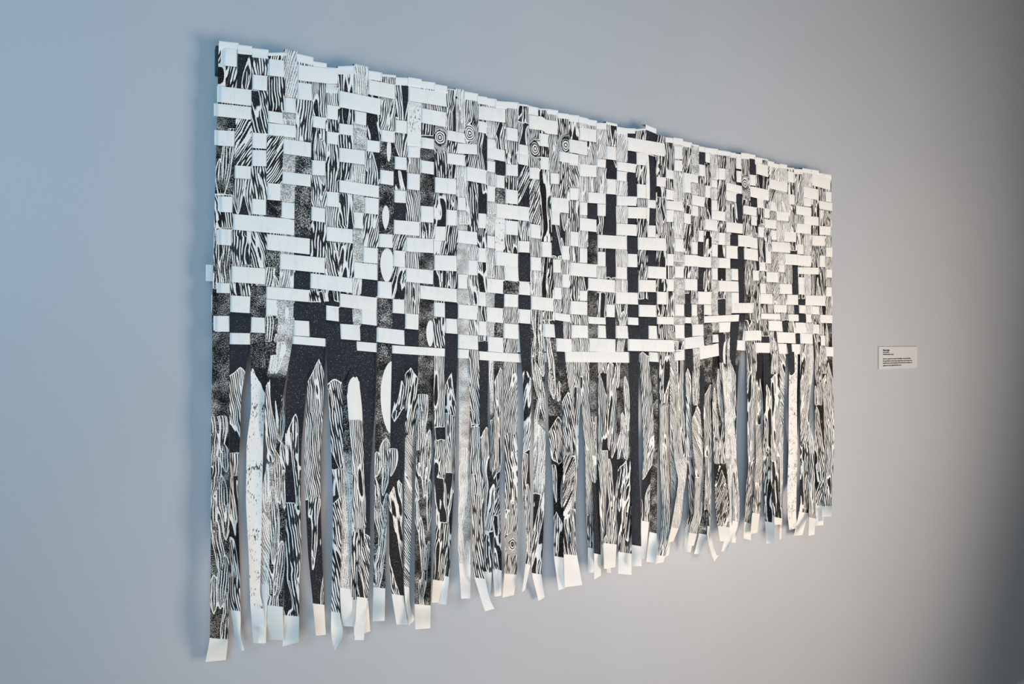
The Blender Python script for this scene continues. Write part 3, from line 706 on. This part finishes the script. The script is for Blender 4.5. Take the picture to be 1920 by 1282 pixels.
    for k, (y0, st) in enumerate(spec):
        if st[6] is None:
            continue
        prev_dark = k > 0 and spec[k - 1][1][6] is None
        next_dark = k + 1 < len(spec) and spec[k + 1][1][6] is None
        va = ytov(y0) if k > 0 else -60.0
        vb = ytov(spec[k + 1][0]) if k + 1 < len(spec) else vend
        wig = 2.0 * vnoise(U / 7.0, V / 20.0, sd + 30 + k)
        u0 = r2.uniform(-0.4, 0.4) * wmm.mean()
        ka = r2.uniform(0.6, 2.6) if (prev_dark and y0 > 640) else 0.0
        u1 = r2.uniform(-0.4, 0.4) * wmm.mean()
        kb = r2.uniform(0.6, 2.6) if (next_dark and y0 > 600) else 0.0
        ea = 0.0 if prev_dark else 9.0
        eb = 0.0 if next_dark else 9.0
        d = np.minimum(V - va + ea - ka * np.abs(U - u0), vb + eb - V - kb * np.abs(U - u1)) / (1 + 0.45 * max(ka, kb)) + wig
        sl = r2.choice([-1, 1]) * r2.uniform(0.0, 0.20)
        if r2.random() < 0.22:
            sl *= 3.2
        nv = vnoise(V / 130.0 + 3.0, (U - sl * V) / 15.0, sd + 60 + k) * 0.75 + 0.35 * vnoise(V / 50.0, (U - sl * V) / 8.0, sd + 90 + k)
        void = (st[6] - (0.16 * i / NW if st[6] < 2 else 0) - nv) * 13.0
        d = np.minimum(d, void)
        p = (U + lean - sl * (V - va)) / (st[5] * pscale) + 40 + 10 * k
        # grain bends round the voids
        p = p + 0.10 * np.clip(6.0 - void, 0, 9.0) * np.sign(np.sin(V / 60.0 + i))
        for yk, uk in KNOT.get(n1, []):
            vk = ytov(yk)
            uk0 = (uk - 0.5) * wmm.mean()
            rr = np.hypot((U - uk0), (V - vk) * 0.8) + 1.0 * vnoise(V / 12.0, U / 9.0, sd + 9)
            wgt = 1 - smooth(18, 30, rr)
            p = p * (1 - wgt) + wgt * (rr / (4.8 * pscale) + 40)
            d = np.where(wgt > 0.3, np.maximum(d, 4.0), d) if va < vk < vb else d
        put(d, p, 0.0 if st[0] > 1 else 1.0, st[0])
    # blades and leaves on the dark or speckled grounds
    L = V[-1, 0]
    vpos = 0.0
    while vpos < L:
        ln = r2.uniform(80, 210)
        row = int(np.argmin(np.abs(V[:, 0] - (vpos + ln / 2))))
        if leafy[row, 0] > 0.5:
            hw = r2.uniform(9, 17)
            u0 = r2.uniform(-0.42, 0.42) * wmm[row]
            tilt = r2.uniform(-0.14, 0.14)
            blades.append((vpos - 12, vpos + ln, u0, hw, tilt, 0))
            if r2.random() < 0.7:
                blades.append((vpos + ln * 0.3, vpos + ln * 1.1, -np.sign(u0) * r2.uniform(10, 20), hw * 0.7, -tilt + r2.uniform(-0.1, 0.1), 0))
        vpos += ln * r2.uniform(0.5, 0.8)
    for y0, y1, uk, hwk in MOON.get(n1, []):
        blades.append((ytov(y0), ytov(y1), (uk - 0.5) * wmm.mean(), hwk * wmm.mean(), 0.0, 1))
    for va, vb, u0, hw, tilt, solid in blades:
        t = (V - va) / (vb - va)
        tt = np.clip(t, 0, 1)
        prof = np.sin(np.pi * tt ** 0.85) ** (0.8 if not solid else 0.62)
        cen = u0 + tilt * (V - (va + vb) / 2) + 3.0 * vnoise(V / 45.0, 0, sd + int(va)) * (1 - solid)
        d = hw * prof - np.abs(U - cen)
        d = np.where((t < 0) | (t > 1), -np.abs(U - cen) - np.minimum(np.abs(t), np.abs(t - 1)) * (vb - va) * 0.5, d)
        d = np.where((leafy < 0.5) & (not solid), np.minimum(d, -6.0), d)
        p = (U - cen) / (hw * prof + 3.0) * hw / (5.0 * pscale) + 80.5 + 0.2 * vnoise(V / 18.0, U / 9.0, sd + 5)
        put(d, p, 0.0 if solid else 1.0, 1.6 if solid else 0.52)
    # blank margins
    tb = TOPBLANK.get(n1, 15 if i < 25 else 11 if i < 40 else 9)
    tb = tb * (0.8 + 0.4 * r2.random()) if tb else -9
    pxmm = V[-1, 0] / (Yv[-1] - Yv[0])
    blank = np.maximum((Yv[:, None] - blank_y - 3 * (uu - 0.5)) * pxmm, (Y[0] + tb - Yv[:, None]) * pxmm) + 0 * uu
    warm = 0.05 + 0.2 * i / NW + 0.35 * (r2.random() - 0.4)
    tip_warmlight = r2.uniform(0.1, 0.6) * (1.0 - 0.5 * i / NW)  # warm light caught by the curled tips, painted into the paper colour
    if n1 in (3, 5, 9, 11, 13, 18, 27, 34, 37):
        warm = tip_warmlight = 0.0
    one = np.ones_like(U)
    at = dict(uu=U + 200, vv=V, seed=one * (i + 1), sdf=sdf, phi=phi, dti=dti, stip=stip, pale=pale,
              black=black, dash=dash, fleck=fleck, blank=blank, rim=rim, warm=np.clip(one * warm + smooth(-5, 40, blank) * (Yv[:, None] > 700) * tip_warmlight, 0, 1))
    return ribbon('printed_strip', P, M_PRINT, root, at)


for i in range(NW):
    build_warp(i)

ROW_LEFT = {13: 386, 14: 406, 15: 396, 3: 401, 2: 407, 5: 402, 0: 414}


def build_weft(j):
    # boundaries between warps along this row
    bounds = []
    for i in range(NW):
        xc = sum(WARPS[i][1]) / 2
        for _ in range(2):
            yy, hh = row_y(j, xc)
            l, r = warp_edges(i, float(yy))
            xc = (l + r) / 2
        bounds.append((float(l), float(r)))
    b = [bounds[0][0]] + [(bounds[i][1] + bounds[i + 1][0]) / 2 for i in range(NW - 1)] + [bounds[-1][1]]
    x0 = ROW_LEFT.get(j, b[0] + 2 + 3 * (j % 2))
    x1 = b[-1] - 1.0 + (j * 7 % 5) * 0.8
    n = int((x1 - x0) / 1.8)
    X = np.linspace(x0, x1, n)
    ks, zs = [], []
    for i in range(NW):
        s = AMP if OVER[i, j] else -AMP
        w = b[i + 1] - b[i]
        ks += [b[i] + w * 0.10, b[i + 1] - w * 0.10]
        zs += [s, s]
    z = np.interp(X, ks, zs)
    yy, hh = row_y(j, X)
    m = 5
    q = np.linspace(-0.5, 0.5, m)
    py = yy[:, None] + hh[:, None] * q
    px = X[:, None] + 0 * q
    r = np.random.default_rng(900 + j)
    tw = 0.0009 * vnoise(X / 60.0, 0, 71 + j)
    if j >= NR - 3:
        tw = tw + 0.0016 * vnoise(X / 45.0, 0, 171 + j)
    bow = 0.0007 * np.abs(z / AMP)
    dist = HANG + z[:, None] + tw[:, None] * q * 2 + bow[:, None] * np.where(z > 0, 1, 0)[:, None] * (1 - (2 * q) ** 2)
    # free ends bend a little towards the wall
    endl = (1 - smooth(x0, x0 + 10, X)) * 0.004
    dist = dist - endl[:, None]
    P = unproject(px, py, dist)
    seg = np.concatenate([[0], np.cumsum(np.linalg.norm(np.diff(P[:, 2], axis=0), axis=1))]) * 1250
    Vv = seg[:, None] + 0 * q
    Hm = np.linalg.norm(P[:, -1] - P[:, 0], axis=1) * 1250
    one = np.ones_like(Vv)
    warm = np.clip(0.05 + 0.45 * vnoise(Vv / 110.0, j * 3.3, 5) ** 2 + 0.25 * Vv / 2500.0, 0, 1)
    return ribbon('blank_strip', P, M_WEFT, root, dict(uu=q[None, :] * Hm[:, None] + 100, vv=Vv, seed=one * (j + 1), warm=warm))


for j in range(NR):
    build_weft(j)

# ---------------------------------------------------------------- wall label
c0 = unproject(1646, 650, 0.0); c1 = unproject(1718, 690, 0.0)
LX0, LX1 = float(c0[0]), float(c1[0])
LZ1, LZ0 = float(c0[2]), float(unproject(1646, 692, 0.0)[2])
lab = bpy.data.objects.new('wall_label', None)
lab.location = (LX0, 0, LZ0)
col.objects.link(lab)
tag(lab, 'small pale text label card on the wall right of the woven hanging', 'label')
card = box('card', 0, LX1 - LX0, -0.004, -0.0005, 0, LZ1 - LZ0, M_CARD, lab)
LW, LH = LX1 - LX0, LZ1 - LZ0
LINES = [('Woven Light', 0.100, 0.155, 0.060, 0.165, True), ('Lino print', 0.100, 0.245, 0.045, 0.150, False),
         ('Woodblock print on paper', 0.100, 0.340, 0.050, 0.275, False),
         ('There is a quiet in the woods at first light, we stand and listen', 0.100, 0.540, 0.050, 0.720, False),
         ('The trees hold our stories and years rings in them, a grove of paper to be', 0.100, 0.640, 0.050, 0.755, False),
         ('handled in time, woven through the old remembered and waiting to be', 0.100, 0.735, 0.050, 0.755, False),
         ('gathered in where light falls still around', 0.100, 0.840, 0.050, 0.465, False)]
for txt, fx, fy, fh, fw, bold in LINES:
    cu = bpy.data.curves.new('lettering', 'FONT')
    cu.body = txt
    cu.size = fh * LH * 1.5
    cu.resolution_u = 2
    cu.offset = 0.0006 if bold else 0.0003
    tmp = bpy.data.objects.new('lettering', cu)
    col.objects.link(tmp)
    dg = bpy.context.evaluated_depsgraph_get()
    me = bpy.data.meshes.new_from_object(tmp.evaluated_get(dg))
    bpy.data.objects.remove(tmp)
    co = np.array([v.co[:] for v in me.vertices])
    w = co[:, 0].max() - co[:, 0].min()
    k = fw * LW / w
    for v in me.vertices:
        x, y, _ = v.co
        v.co = (x * k, -0.0046, y)
    me.materials.clear()
    me.materials.append(M_TEXT)
    o = bpy.data.objects.new('lettering', me)
    o.location = (fx * LW, 0, LH * (1 - fy) - fh * LH * 0.5)
    col.objects.link(o)
    o.parent = lab
